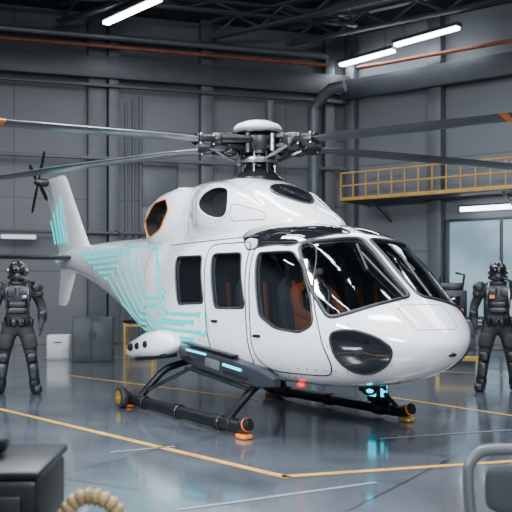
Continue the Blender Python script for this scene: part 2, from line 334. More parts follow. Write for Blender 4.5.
def origin(p,C):
    if C=='side': return Vector((p.x,0,p.z))
    if C=='top': return Vector((p.x,p.y,1.3))
    return Vector(C)
def proj(p,C,bv):
    o=origin(p,C); d=(p-o).normalized(); far=o+d*4; h=bv.ray_cast(far,-d)
    return h[0] if h[0] else p
def outline(pts,C,rad=.07,bv=None,step=.04):
    bv=bv or BV; P=[Vector(p) for p in pts]; n=len(P); Q=[]
    for i in range(n):
        a,b,c=P[i-1],P[i],P[(i+1)%n]; r1=min(rad,(a-b).length*.42); r2=min(rad,(c-b).length*.42)
        s=b+(a-b).normalized()*r1; e=b+(c-b).normalized()*r2
        for k in range(5):
            t=k/4; Q.append(s*(1-t)**2+b*2*t*(1-t)+e*t*t)
    R=[]
    for i in range(len(Q)):
        a,b=Q[i],Q[(i+1)%len(Q)]; m=max(1,int((b-a).length/step)); R+=[a.lerp(b,k/m) for k in range(m)]
    R=[proj(p,C,bv) for p in R]; out=[]
    for p in R:
        if not out or (p-out[-1]).length>.004: out.append(p)
    return out
def pane(name,B,C,m,parent,off=.0,rings=8,bv=None,scale=1.0):
    bv=bv or BV
    c=sum(B,Vector())/len(B); v=[];f=[];n=len(B)
    def pr(p):
        q=proj(p,C,bv); o=origin(p,C); return q+(q-o).normalized()*off
    v.append(pr(c))
    for k in range(1,rings+1):
        for p in B: v.append(pr(c.lerp(c+(p-c)*scale,k/rings)))
    for i in range(n):
        j=(i+1)%n; f.append((0,1+i,1+j))
        for k in range(rings-1): a=1+k*n+i;b=1+k*n+j; f.append((a,a+n,b+n,b))
    mb=MB(); mb.add(v,f); return mb.obj(name,m,parent,60)
def prism(inr,out,m):
    n=len(inr); v=inr+out+[sum(inr,Vector())/n,sum(out,Vector())/n]; f=[]
    for i in range(n):
        j=(i+1)%n; f+= [(i,j,n+j,n+i),(j,i,2*n),(n+i,n+j,2*n+1)]
    m2=MB(); m2.add(v,f); return m2.obj('cut',m)
def cutobj(B,C,a=.80,b=1.12):
    inr=[];out=[]
    for p in B:
        o=origin(p,C); inr.append(o+(p-o)*a); out.append(o+(p-o)*b)
    return prism(inr,out,SEAL)
def boolcut(ob,cut,use_self=False,transfer=False):
    bo=ob.modifiers.new('b','BOOLEAN'); bo.object=cut; bo.operation='DIFFERENCE'; bo.solver='EXACT'; bo.use_self=use_self
    if transfer:
        try: bo.material_mode='TRANSFER'
        except Exception: pass
    dg=bpy.context.evaluated_depsgraph_get(); nm=bpy.data.meshes.new_from_object(ob.evaluated_get(dg)); ob.modifiers.clear(); ob.data=nm
    bpy.data.objects.remove(cut)
CW=(1.5,0,1.1)
ws=[(1.84,-.69,1.87),(1.97,-.41,1.935),(1.99,-.04,1.965),(2.37,-.045,1.66),(2.70,-.05,1.39),(2.71,-.45,1.32),(2.63,-.70,1.25),(2.50,-.84,1.20),(2.19,-.83,1.49)]
sidew=[[(1.365,-.83,1.82),(1.84,-.83,1.82),(2.02,-.87,1.68),(2.24,-.9,1.36),(2.31,-.9,1.14),(2.15,-.92,1.06),(1.77,-.92,1.09),(1.50,-.92,1.2)],
[(.47,-.84,1.84),(1.08,-.84,1.83),(1.24,-.93,1.27),(.61,-.93,1.26)],
[(-.42,-.83,1.84),(.24,-.83,1.83),(.37,-.92,1.31),(-.28,-.92,1.29)]]
mir=lambda L:[(x,-y,z) for x,y,z in L]
wins=[]
for L,C,r in [(ws,CW,.08),(mir(ws),CW,.08)]+[(x,'side',.07) for x in sidew]+[(mir(x),'side',.07) for x in sidew]:
    B=outline(L,C,r); wins.append((B,C)); boolcut(fus,cutobj(B,C))
for p in fus.data.polygons: p.use_smooth=True
fus.data.set_sharp_from_angle(angle=math.radians(40)); fus.parent=HEL
for i,(B,C) in enumerate(wins):
    pane('windshield_pane' if i<2 else 'window_pane',B,C,GL,fus,off=-.010,scale=1.01)
    MB().tube(B,.012 if i>1 else .019,8,closed=True).obj('window_seal',SEAL,fus)
chin=[(2.53,-.90,1.08),(2.75,-.80,1.12),(2.98,-.66,1.05),(3.06,-.52,.93),(2.97,-.50,.76),(2.74,-.53,.65),(2.60,-.65,.68),(2.54,-.82,.84)]
CC=(1.9,0,1.0)
for L in (chin,mir(chin)):
    B=outline(L,CC,.10); pane('chin_window',B,CC,BLACK,fus,off=.006); MB().tube(B,.013,8,closed=True).obj('window_seal',SEAL,fus)
sky=[(.85,-.72,2.06),(1.05,-.34,2.15),(1.5,-.10,2.13),(1.88,-.06,2.05),(1.90,-.5,1.97),(1.80,-.74,1.91),(1.15,-.86,1.94)]
for L in (sky,mir(sky)):
    B=outline(L,'top',.1); pane('roof_window',B,'top',BLACK,fus,off=.006); MB().tube(B,.01,6,closed=True).obj('window_seal',SEAL,fus)
def seam(name,L,r=.006,m=None,rad=.12,bv=None,par=None,C='side'):
    B=outline(L,C,rad,bv); return MB().tube(B,r,6,closed=True).obj(name,m or SATIN,par or fus)
dA=[(1.28,-.9,1.93),(1.95,-.9,1.90),(2.10,-.9,1.72),(2.36,-.9,1.15),(2.44,-.9,.8),(2.30,-.9,.66),(1.52,-.9,.66),(1.36,-.9,.8)]
dB=[(.33,-.9,1.95),(1.2,-.9,1.94),(1.30,-.9,.68),(.48,-.9,.66)]
for L in (dA,dB,mir(dA),mir(dB)): seam('door_seam',L,.0075)
seam('panel_seam',[(2.80,-.30,1.32),(2.80,.30,1.32),(3.02,.26,1.10),(3.02,-.26,1.10)],.0035,GREY,.06,C=CC)
for x,z in ((1.46,1.0),(.62,1.12)):
    for sy in (-1,1):
        p=proj(Vector((x,sy*.9,z)),'side',BV); MB().box(p+Vector((0,sy*.008,0)),(.12,.03,.03),0,.01).obj('door_handle',SATIN,fus)
for sy in (-1,1):
    P=[proj(Vector((-.9+.1*i,sy*.9,2.0)),'side',BV) for i in range(22)]; MB().tube(P,.008,6).obj('door_rail',DGREY,fus)
def rivets(par,bv,rows,r=.009):
    rv=MB()
    for sy in (-1,1):
        for (x0,z0,x1,z1) in rows:
            n=max(1,int(math.hypot(x1-x0,z1-z0)/.09))
            for i in range(n+1):
                o=Vector((x0+(x1-x0)*i/n,0,z0+(z1-z0)*i/n)); h=bv.ray_cast(o+Vector((0,sy*4,0)),Vector((0,-sy,0)))
                if h[0]: rv.se(h[0],(r,r*.7,r),nu=6,nv=4)
    o=rv.obj('rivet_rows',DGREY,par); o['kind']='stuff'
rivets(fus,BV,[(-.9,.62,1.9,.62),(-.9,2.03,1.2,2.03),(-2.8,2.05,-1.0,2.05),(2.0,.72,2.5,.72),(-1.38,1.0,-1.38,2.05),(-3.04,1.3,-3.04,2.1),(.18,.7,.3,1.2),(2.42,.85,2.52,1.15)])
def ribbon(mb,pts,wd=.011,side=-1):
    P=[]
    for i in range(len(pts)-1):
        a=Vector((pts[i][0],side*.9,pts[i][1]));b=Vector((pts[i+1][0],side*.9,pts[i+1][1])); n=max(1,int((b-a).length/.06)); P+=[a.lerp(b,k/n) for k in range(n)]
    P.append(Vector((pts[-1][0],side*.9,pts[-1][1])))
    v=[];f=[]
    for i,p in enumerate(P):
        t=(P[min(i+1,len(P)-1)]-P[max(i-1,0)]).normalized(); nn=Vector((-t.z,0,t.x))*wd
        for q in (p-nn,p+nn):
            h=proj(q,'side',BV); v.append(h+Vector((0,side*.006,0)))
    for i in range(len(P)-1): f.append((2*i,2*i+1,2*i+3,2*i+2))
    mb.add(v,f)
def dot(mb,x,z,r,side):
    h=proj(Vector((x,side*.9,z)),'side',BV); mb.cyl(h+Vector((0,side*-.005,0)),h+Vector((0,side*.010,0)),r,seg=12)
for side in (-1,1):
    tm=MB()
    for i in range(6):
        o=.088*i; e=-5.3+.30*i; z0=2.08-o
        pl=[(e,z0),(-2.25-.27*i,z0),(-1.30-.17*i,1.36-.085*i),(-.30-.17*i+.45*(i%2),1.36-.085*i) if i<2 else (-1.0-.13*i,1.36-.085*i)]
        if i>=2: pl+=[(-.80-.13*i,1.24-.085*i),(.28-.22*(i%3),1.24-.085*i)]
        else: pl=[(e,z0),(-2.25-.27*i,z0),(-1.30-.17*i,1.36-.085*i),(-.85-.1*i,1.36-.085*i),(-.62-.1*i,1.18-.085*i),(.25-.15*i,1.18-.085*i)]
        ribbon(tm,pl,.020,side); dot(tm,pl[-1][0],pl[-1][1],.036,side); dot(tm,pl[0][0],pl[0][1],.028,side)
    for i in range(2):
        pl=[(-1.85+.03*i,2.07-.03*i),(-1.30+.02*i,2.07-.09*i),(-.86+.10*i-.1,1.72),(-.96+.10*i,1.52),(-.70+.06*i,1.36+.07*i)]
        ribbon(tm,pl,.016,side); dot(tm,pl[-1][0],pl[-1][1],.03,side)
    for i in range(2): ribbon(tm,[(.40+.05*i,1.22-.02*i),(.44+.05*i,1.0+.03*i),(.32,.93+.03*i)],.010,side)
    tm.obj('circuit_graphic',CYAN,fus)
for x in (-1.45,-3.1,-4.6):
    zb,zt,zc,w_,n=fsec(x); MB().tube([Vector(p) for p in ring(x,zb-.002,zt+.002,zc,w_+.002,n,48)],.004,5,closed=True).obj('panel_seam',GREY,fus)
MB().se((-6.95,0,2.03),(.22,.085,.11)).obj('tail_cap',WHITE,fus)
for sy in (-1,1):
    a=proj(Vector((2.70,sy*.16,1.36)),CW,BV); b=proj(Vector((2.2,sy*.24,1.78)),CW,BV); mdl=proj(a.lerp(b,.5),CW,BV)
    up=Vector((.02,0,.02)); MB().tube([a+up,mdl+up,b+up],.012,6).tube([b+up*.7+Vector((.16,sy*.05,-.16)),b+up*.7+Vector((-.1,-sy*.03,.09))],.012,6).obj('wiper',SEAL,fus)
p=proj(Vector((3.2,.12,.86)),CC,BV); MB().se(p,(.03,.05,.022)).obj('nose_sensor',BLACK,fus)
MB().se((2.05,.0,.49),(.09,.09,.07)).lathe([(.10,-.03),(.11,0),(.10,.03)],(2.05,0,.50)).obj('belly_sensor',SATIN,fus)
MB().se((1.75,-.60,.53),(.06,.04,.03)).obj('red_beacon',RED,fus)
MB().se((2.3,-.2,.50),(.04,.03,.02)).obj('belly_lamp',CYAN2,fus)
MB().tube([(-4.0,0,2.23),(-4.05,0,2.35),(-4.3,0,2.42)],.012,6).obj('antenna',SATIN,fus)
def seat(x,y,m):
    s=MB().se((x,y,.92),(.26,.24,.09),.5,.5).se((x-.24,y,1.25),(.08,.22,.36),.6,.5,rot=RXm(-.15,3,'Y')).se((x-.31,y,1.68),(.06,.12,.1),.6,.6)
    s.box((x-.02,y,.74),(.3,.35,.26),1,.03)
    for k in (-.1,.1): s.box((x-.155,y+k,1.27),(.02,.045,.55),2,.005,RXm(-.15,3,'Y'))
    return s.obj('seat',[m,DARKIN,ORANGE],fus)
seat(1.70,-.42,SEATO); seat(1.70,.42,SEATO)
for x in (.1,.9):
    for y in (-.45,.45): seat(x,y,GREY)
cp=MB().se((2.42,0,1.14),(.20,.68,.14),.5,.5).box((2.15,0,.85),(.5,.2,.4),0,.03); cp.box((2.25,-.35,1.2),(.03,.3,.12),1,.01).box((2.25,.35,1.2),(.03,.3,.12),1,.01); cp.obj('instrument_panel',[DGREY,CYAN],fus)
MB().tube([(2.12,-.42,.7),(2.10,-.42,1.0),(2.14,-.42,1.07)],.018,8).se((2.14,-.42,1.10),(.03,.03,.05)).obj('control_stick',SATIN,fus)
MB().box((1.3,0,2.02),(.25,.4,.03),0,.01).obj('cabin_lamp',LAMP3,fus)
# ---- cowling
CT=[(-2.15,1.9,2.26,2.1,.16,2),(-2.02,1.9,2.44,2.1,.36,2.1),(-1.75,1.9,2.63,2.1,.50,2.4),(-1.3,1.9,2.75,2.1,.58,2.9),(-.7,1.9,2.80,2.1,.62,3.1),(0,1.9,2.78,2.1,.62,3.0),(.5,1.9,2.65,2.1,.58,2.6),(1.0,1.9,2.41,2.1,.48,2.2),(1.25,1.9,2.27,2.1,.36,2.1),(1.40,1.9,2.14,2.1,.14,2)]
cw=MB().loft([ring(s,*[interp(CT,s,k) for k in range(1,6)],48) for s in [-2.15+.0491*i for i in range(73)]])
for sy in (-1,1):
    secs=[]
    for x,ry,rz,zc in [(-1.96,.12,.17,2.26),(-1.90,.22,.27,2.28),(-1.75,.29,.33,2.31),(-1.4,.32,.37,2.35),(-1.0,.31,.37,2.38),(-.8,.26,.32,2.39),(-.64,.16,.22,2.40),(-.54,.06,.08,2.40)]:
        secs.append([(x,sy*.35+ry*sgp(math.cos(2*math.pi*q/32),.62),zc+rz*sgp(math.sin(2*math.pi*q/32),.72)) for q in range(32)])
    cw.loft(secs)
    secs=[]
    for x,ry,rz,zc in [(-.60,.08,.1,2.40),(-.52,.26,.26,2.40),(-.2,.36,.35,2.38),(.15,.37,.34,2.34),(.5,.30,.28,2.27),(.8,.18,.18,2.2),(1.0,.05,.06,2.14)]:
        secs.append([(x,sy*.37+ry*sgp(math.cos(2*math.pi*q/32),.72),zc+rz*sgp(math.sin(2*math.pi*q/32),.8)) for q in range(32)])
    cw.loft(secs)
BC=BVHTree.FromPolygons([Vector(p) for p in cw.v],cw.f)
COW=cw.obj('engine_cowling',WHITE,None,50)
def cowside(x,z,sy):
    h=BC.ray_cast(Vector((x,sy*3,z)),Vector((0,-sy,0))); return h[0] or Vector((x,sy*.5,z))
openings=[]
for sy in (-1,1):
    cx,cz,rx,rz=.17,2.42,.27,.18; L2=[]
    for k in range(28):
        a=k*math.pi/14; L2.append((cx+rx*math.cos(a)-.12*math.sin(a),cz+rz*math.sin(a)*(1+.3*math.cos(a))+.03*math.cos(a)))
    openings.append((L2,sy,'air_intake',WHITE2,.014))
    P=[Vector(p) for p in ((-1.82,2.32,0),(-1.52,2.57,0),(-1.14,2.60,0),(-1.02,2.46,0),(-1.26,2.22,0),(-1.64,2.13,0))]; Q=[]
    for i in range(6):
        a,b_,c=P[i-1],P[i],P[(i+1)%6]; s=b_.lerp(a,.22); e=b_.lerp(c,.22)
        for k in range(5): t=k/4; q=s*(1-t)**2+b_*2*t*(1-t)+e*t*t; Q.append((q.x,q.y))
    openings.append((Q,sy,'exhaust_opening',ORANGE,.009))
for L2,sy,nm_,lm,lr in openings:
    L=[cowside(x,z,sy) for x,z in L2]; n=len(L); c=sum(L,Vector())/n
    inr=[c+(q-c)*.82+Vector((0,-sy*.16,0)) for q in L]; out=[q+Vector((0,sy*.35,0)) for q in L]
    v=inr+list(L)+out+[sum(inr,Vector())/n,sum(out,Vector())/n]; f=[]
    for i in range(n):
        j=(i+1)%n; f+=[(i,j,n+j,n+i),(n+i,n+j,2*n+j,2*n+i),(j,i,3*n),(2*n+i,2*n+j,3*n+1)]
    m2=MB(); m2.add(v,f); boolcut(COW,m2.obj('cut',HOLE),True,True)
for p in COW.data.polygons: p.use_smooth=True
COW.data.set_sharp_from_angle(angle=math.radians(50)); COW.parent=HEL
for L2,sy,nm_,lm,lr in openings:
    L=[cowside(x,z,sy) for x,z in L2]; n=len(L); c=sum(L,Vector())/n
    MB().tube([q+Vector((0,sy*.004,0)) for q in L],lr,8,closed=True).obj('opening_lip',lm,COW)
    v=[c+(q-c)*.99+Vector((0,-sy*.01,0)) for q in L]+[c+(q-c)*.78+Vector((0,-sy*.13,0)) for q in L]+[c+Vector((0,-sy*.14,0))]; f=[]
    for i in range(n):
        j=(i+1)%n; f+=[(i,j,n+j,n+i),(n+i,n+j,2*n)]
    MB().add(v,f).obj(nm_+'_liner',HOLE,COW)
    if nm_=='exhaust_opening': MB().se(c+Vector((0,-sy*.07,0)),(.13,.05,.06)).obj('exhaust_core',SATIN,COW)
for sy in (-1,1):
    seam('panel_seam',[(-.38,sy*.9,2.22),(-.38,sy*.9,2.58),(-.16,sy*.9,2.62),(-.18,sy*.9,2.2)],.0045,GREY,.06,BC,COW)
    seam('panel_seam',[(.5,sy*.9,2.2),(.5,sy*.9,2.40),(.85,sy*.9,2.30),(.95,sy*.9,2.2)],.0045,GREY,.06,BC,COW)
rivets(COW,BC,[(-1.0,2.2,-.6,2.2),(-.4,2.2,.9,2.2),(-.42,2.25,-.42,2.60),(.56,2.24,.56,2.38),(-.9,2.66,.3,2.64)],.008)
L=[]
for k in range(20):
    a=k*math.pi/10; q=Vector((.80+.26*math.cos(a),.22*math.sin(a)*(1-.4*math.cos(a))-.02,3)); h=BC.ray_cast(q,Vector((0,0,-1))); L.append(h[0])
cc=BC.ray_cast(Vector((.80,-.02,3)),Vector((0,0,-1)))[0]
MB().add([q+Vector((0,0,.012)) for q in L]+[cc+Vector((0,0,.014))],[(i,(i+1)%20,20) for i in range(20)]).obj('top_intake',BLACK,COW); MB().tube(L,.016,8,closed=True).obj('intake_lip',SATIN,COW)
for x in (.35,-.57):
    MB().tube([Vector(p) for p in ring(x,*[interp(CT,x,k) for k in range(1,6)],48)],.0045,5,closed=True).obj('panel_seam',GREY,COW)
# ---- rotor
mast=MB().lathe([(.30,2.62),(.30,2.76),(.24,2.81),(.18,2.86),(.14,2.9),(.13,3.28)],mi=0)
mast.lathe([(.1,2.92),(.25,2.93),(.265,2.96),(.25,2.99),(.1,3.0)],mi=1).lathe([(.08,3.03),(.20,3.04),(.20,3.08),(.08,3.09)],mi=0)
for k in range(8):
    a=k*math.pi/4; mast.tube([(.21*math.cos(a),.21*math.sin(a),2.78),(.19*math.cos(a),.19*math.sin(a),3.06)],.018,8,k%2)
mast.obj('rotor_mast',[SATIN,STEEL],HEL)
hub=empty('rotor_hub'); hub.parent=HEL
MB().lathe([(.08,3.07),(.22,3.08),(.245,3.12),(.245,3.24),(.2,3.27),(.08,3.29)]).obj('hub_body',GUN,hub)
MB().lathe([(.07,3.28),(.24,3.305),(.285,3.335),(.285,3.36),(.25,3.395),(.16,3.43),(.05,3.445)],seg=40).obj('hub_cap',WHITE2,hub)
MB().lathe([(.20,3.27),(.262,3.285),(.262,3.30),(.20,3.31)],seg=40).obj('hub_ring',SATIN,hub)
for k,aw in enumerate([208,326,146.5,24]):
    a=math.radians(aw)-ha; M=RXm(a,4,'Z')
    g=MB(); g.M=M
    g.box((.28,0,3.22),(.32,.24,.05),0,.01).box((.28,0,3.11),(.32,.24,.05),0,.01).cyl((.36,0,3.05),(.36,0,3.27),.075,mi=0).cyl((.2,.14,3.04),(.2,.14,3.27),.04,mi=0).cyl((.3,-.14,3.05),(.3,-.14,3.25),.035,mi=1)
    g.se((.5,0,3.16),(.14,.12,.10),.6,.6,0).tube([(.42,0,3.16),(.80,0,3.165)],.07,12).box((.68,0,3.165),(.24,.24,.08),0,.015)
    for bx in (.60,.76):
        for by in (-.07,.07): g.cyl((bx,by,3.105),(bx,by,3.235),.028,mi=1)
    g.tube([(.2,.17,3.19),(.55,.15,3.17)],.045,10,0).tube([(.55,-.14,3.12),(.21,-.16,2.97)],.02,8,1).tube([(.5,-.14,3.14),(.6,-.02,3.16)],.035,8).se((.58,.14,3.17),(.055,.055,.055),mi=0).se((.54,-.15,3.12),(.045,.045,.06),mi=0)
    g.obj('blade_grip',[GUN,STEEL],hub)
    secs=[]; pitch=math.radians(-1.0)
    for r,ch,th in [(.72,.18,.05),(.85,.22,.044),(1.02,.34,.038),(1.25,.42,.034),(3.0,.42,.031),(4.5,.38,.024),(4.72,.3,.016),(4.8,.16,.010)]:
        row=[]
        for q in range(16):
            an=2*math.pi*q/16; yy=ch/2*math.cos(an)-ch*.03; zz=th*math.sin(an)*(.6+.4*math.cos(an)); yr=yy*math.cos(pitch)-zz*math.sin(pitch); zr=yy*math.sin(pitch)+zz*math.cos(pitch)
            row.append((r,yr,3.165+zr-.004*max(0,r-1)**2))
        secs.append(row)
    bl=MB(); bl.M=M; bl.loft(secs); b_=bl.obj('rotor_blade',BLADE,HEL,50)
    if k<2:
        ob=MB(); ob.M=M; rows=[]
        for r in (2.95,3.03):
            row=[]
            for q in range(16):
                an=2*math.pi*q/16; yy=.214*math.cos(an)-.0126; zz=.035*math.sin(an)*(.6+.4*math.cos(an)); row.append((r,yy*math.cos(pitch)-zz*math.sin(pitch),3.165+yy*math.sin(pitch)+zz*math.cos(pitch)-.004*(r-1)**2))
            rows.append(row)
        ob.loft(rows); ob.obj('orange_band',ORANGE,b_)
# ---- tail
def finloft(rows,name,m,par):
    secs=[]
    for z,s0,s1,th,y in rows:
        c=(s0+s1)/2;h=(s0-s1)/2; secs.append([(c+h*math.cos(2*math.pi*q/20),y+th*math.sin(2*math.pi*q/20)*(.65+.35*math.cos(2*math.pi*q/20)),z) for q in range(20)])
    return MB().loft(secs).obj(name,m,par,50)
fin=finloft([(2.0,-5.2,-6.98,.12,0),(2.3,-5.5,-7.1,.095,0),(2.6,-5.78,-7.28,.08,0),(3.1,-6.22,-7.62,.065,0),(3.45,-6.52,-7.92,.055,0),(3.56,-6.65,-8.0,.045,0),(3.6,-6.8,-7.9,.02,0)],'tail_fin',WHITE,HEL)
finloft([(2.05,-5.9,-6.9,.06,0),(1.7,-6.15,-6.95,.05,0),(1.3,-6.45,-7.05,.04,0),(1.18,-6.6,-7.02,.015,0)],'lower_fin',WHITE,HEL)
fg=MB()
for i in range(4):
    x0=-6.40-.17*i; z1=3.2-.14*i
    for sy in (-1,1):
        y=sy*.1; P=[Vector((x0-.05,y,2.32)),Vector((x0-.18,y,2.55)),Vector((x0-.42+.02*i,y,z1))]
        for a,b in zip(P,P[1:]): fg.box((a+b)/2,((b-a).length,.02,.068),0,.002,RXm(-math.atan2((b-a).z,(b-a).x),3,'Y'))
for idx,vv in enumerate(fg.v):
    z=vv[2]; th=.095-(z-2.3)*.036; fg.v[idx]=(vv[0],math.copysign(th*.93+.004+ (abs(vv[1])-.1)*.4,vv[1]),z)
fg.obj('circuit_graphic',CYAN,fin)
secs=[]
for y in [-1.75,-1.7,-1.0,0,1.0,1.7,1.75]:
    k=.45 if abs(y)>1.72 else 1; secs.append([(-6.15-.05*abs(y)+.3*k*math.cos(2*math.pi*q/16),y,2.04+.045*k*math.sin(2*math.pi*q/16)) for q in range(16)])
MB().loft(secs).obj('stabilizer',PODG,HEL,50)
tr_=empty('tail_rotor',(-7.45,-.2,3.52)); tr_.parent=HEL
MB().lathe([(.05,-.14),(.08,-.1),(.08,.06),(.05,.12),(.03,.14)],rot=RXm(math.pi/2,3,'X')).obj('hub',GUN,tr_)
for a in (55,145,235,325):
    g=MB(); g.M=RXm(math.radians(-a),4,'Y'); g.loft([[(r,-.06+.014*math.sin(2*math.pi*q/12),ch*math.cos(2*math.pi*q/12)) for q in range(12)] for r,ch in [(.05,.03),(.15,.04),(.2,.065),(.6,.065),(.66,.03)]])
    g.obj('tail_rotor_blade',SATIN,tr_)
# ---- skids
for sy in (-1,1):
    sk=MB().tube(smooth_path([(-1.45,sy*1.05,.13),(-1.2,sy*1.05,.10),(0,sy*1.05,.10),(1.2,sy*1.05,.10),(1.38,sy*1.05,.11),(1.50,sy*1.05,.15)],5),.065,14)
    for x in (-.9,.0,.95): sk.lathe([(.073,-.06),(.081,-.05),(.081,.05),(.073,.06)],(x,sy*1.05,.10),RXm(math.pi/2,3,'Y'),16)
    SKO=sk.obj('landing_skid',SATIN,HEL)
    for x0,x1 in ((-.85,-1.0),(1.25,1.12)):
        MB().tube(smooth_path([(x0,sy*.45,.58),(x0-.01,sy*.76,.50),((x0+x1)/2,sy*.92,.34),(x1,sy*1.03,.18),(x1,sy*1.05,.12)],5),.044,10).obj('strut',SATIN,SKO)
        MB().box((x1,sy*1.05,.12),(.2,.15,.10),0,.02).obj('strut_clamp',GUN,SKO)
    MB().tube([(-.35,sy*.6,.58),(-.93,sy*1.0,.24)],.022,8).obj('brace',SATIN,SKO)
    MB().se((1.42,sy*1.05,.025),(.09,.065,.025),.5,.5).obj('skid_shoe',GOLD if sy>0 else ORANGE,SKO)
    MB().lathe([(.05,-.015),(.067,-.012),(.067,.008),(.05,.015)],(1.485,sy*1.05,.145),RXm(math.pi/2-.3,3,'Y'),16).lathe([(.045,.012),(.062,.02),(.02,.03)],(1.485,sy*1.05,.145),RXm(math.pi/2-.3,3,'Y'),16,1).obj('skid_cap',[ORANGE,SATIN],SKO)
    MB().se((-1.32,sy*1.05,.022),(.08,.07,.022),.5,.5).obj('skid_shoe',ORANGE,SKO)
    wh=empty('wheel',(-1.3,sy*1.17,.13)); wh.parent=SKO; RX=RXm(math.pi/2,3,'X')
    MB().lathe([(.085,-.045),(.12,-.04),(.13,-.02),(.13,.02),(.12,.04),(.085,.045)],rot=RX).obj('tyre',RUB,wh)
    MB().lathe([(.085,-.048),(.08,-.05),(.04,-.03),(.03,-.055),(.01,-.06),(.01,.06),(.04,.03),(.08,.05),(.085,.048)],rot=RX).obj('rim',GOLD,wh)
for sy in (-1,1):
    secs=[]
    for x,w_,z0,z1 in [(-.28,.04,.74,.80),(-.12,.09,.66,.83),(.3,.11,.58,.82),(1.1,.11,.51,.74),(1.50,.09,.49,.68),(1.72,.04,.52,.60)]:
        secs.append([(x,sy*.86+w_*sgp(math.cos(2*math.pi*q/24),.35),(z0+z1)/2+(z1-z0)/2*sgp(math.sin(2*math.pi*q/24),.35)) for q in range(24)])
    sp=MB().loft(secs).obj('side_sponson',PODG,HEL,30)
    Rs=RXm(.08,3,'Y')
    MB().box((.28,sy*.972,.775),(.45,.02,.022),0,.005,RXm(.06,3,'Y')).obj('light_strip',CYAN2,sp)
    MB().box((1.05,sy*.972,.665),(.36,.02,.028),0,.005,RXm(.09,3,'Y')).obj('light_strip',CYAN2,sp)
    MB().box((.70,sy*.96,.53),(1.3,.08,.03),0,.012,RXm(.09,3,'Y')).obj('lower_rail',GUN,sp)
    MB().box((.5,sy*.93,.82),(1.1,.09,.022),0,.008,Rs).obj('step_plate',GUN,sp)
    MB().box((.05,sy*.965,.70),(.3,.03,.05),0,.01).obj('pod_panel',GUN,sp); MB().box((.64,sy*.968,.67),(.3,.03,.10),0,.02,Rs).obj('pod_panel',DUCT,sp); MB().box((1.1,sy*.972,.595),(.45,.02,.035),0,.01,Rs).obj('pod_panel',GUN,sp)
    secs=[]
    for x,ry,rz,zc in [(-1.66,.01,.01,.64),(-1.5,.08,.06,.67),(-1.25,.15,.12,.73),(-.85,.18,.16,.80),(-.5,.17,.16,.83),(-.3,.11,.10,.84),(-.18,.02,.02,.83)]:
        secs.append([(x,sy*.95+ry*sgp(math.cos(2*math.pi*q/28),.8),zc+rz*sgp(math.sin(2*math.pi*q/28),.8)) for q in range(28)])
    f_=MB().loft(secs).obj('thruster_pod',WHITE,HEL,60)
    for x in (-1.16,-.95,-.72): MB().se((x,sy*(.95+.162),.78+.13*(x+.95)),(.07,.03,.045),.9,.9,rot=RXm(-.2,3,'Y')).obj('vent',HOLE,f_)
    MB().box((-.8,sy*.95,.645),(.8,.20,.04),0,.015,RXm(-.12,3,'Y')).obj('pod_keel',SATIN,f_)
lu=MB().box((1.1,.9,.34),(.22,.14,.30),0,.03).tube([(1.1,.9,.5),(1.1,.8,.62)],.035,10).box((1.0,.98,.2),(.12,.1,.12),0,.02).tube([(1.22,.9,.3),(1.34,.98,.16)],.025,8); luo=lu.obj('lamp_unit',SATIN,HEL)
MB().box((1.1,.9-.075,.34),(.13,.02,.16),0,.01).box((1.215,.9,.34),(.02,.09,.16),0,.01).obj('cyan_lamp',CYAN2,luo)
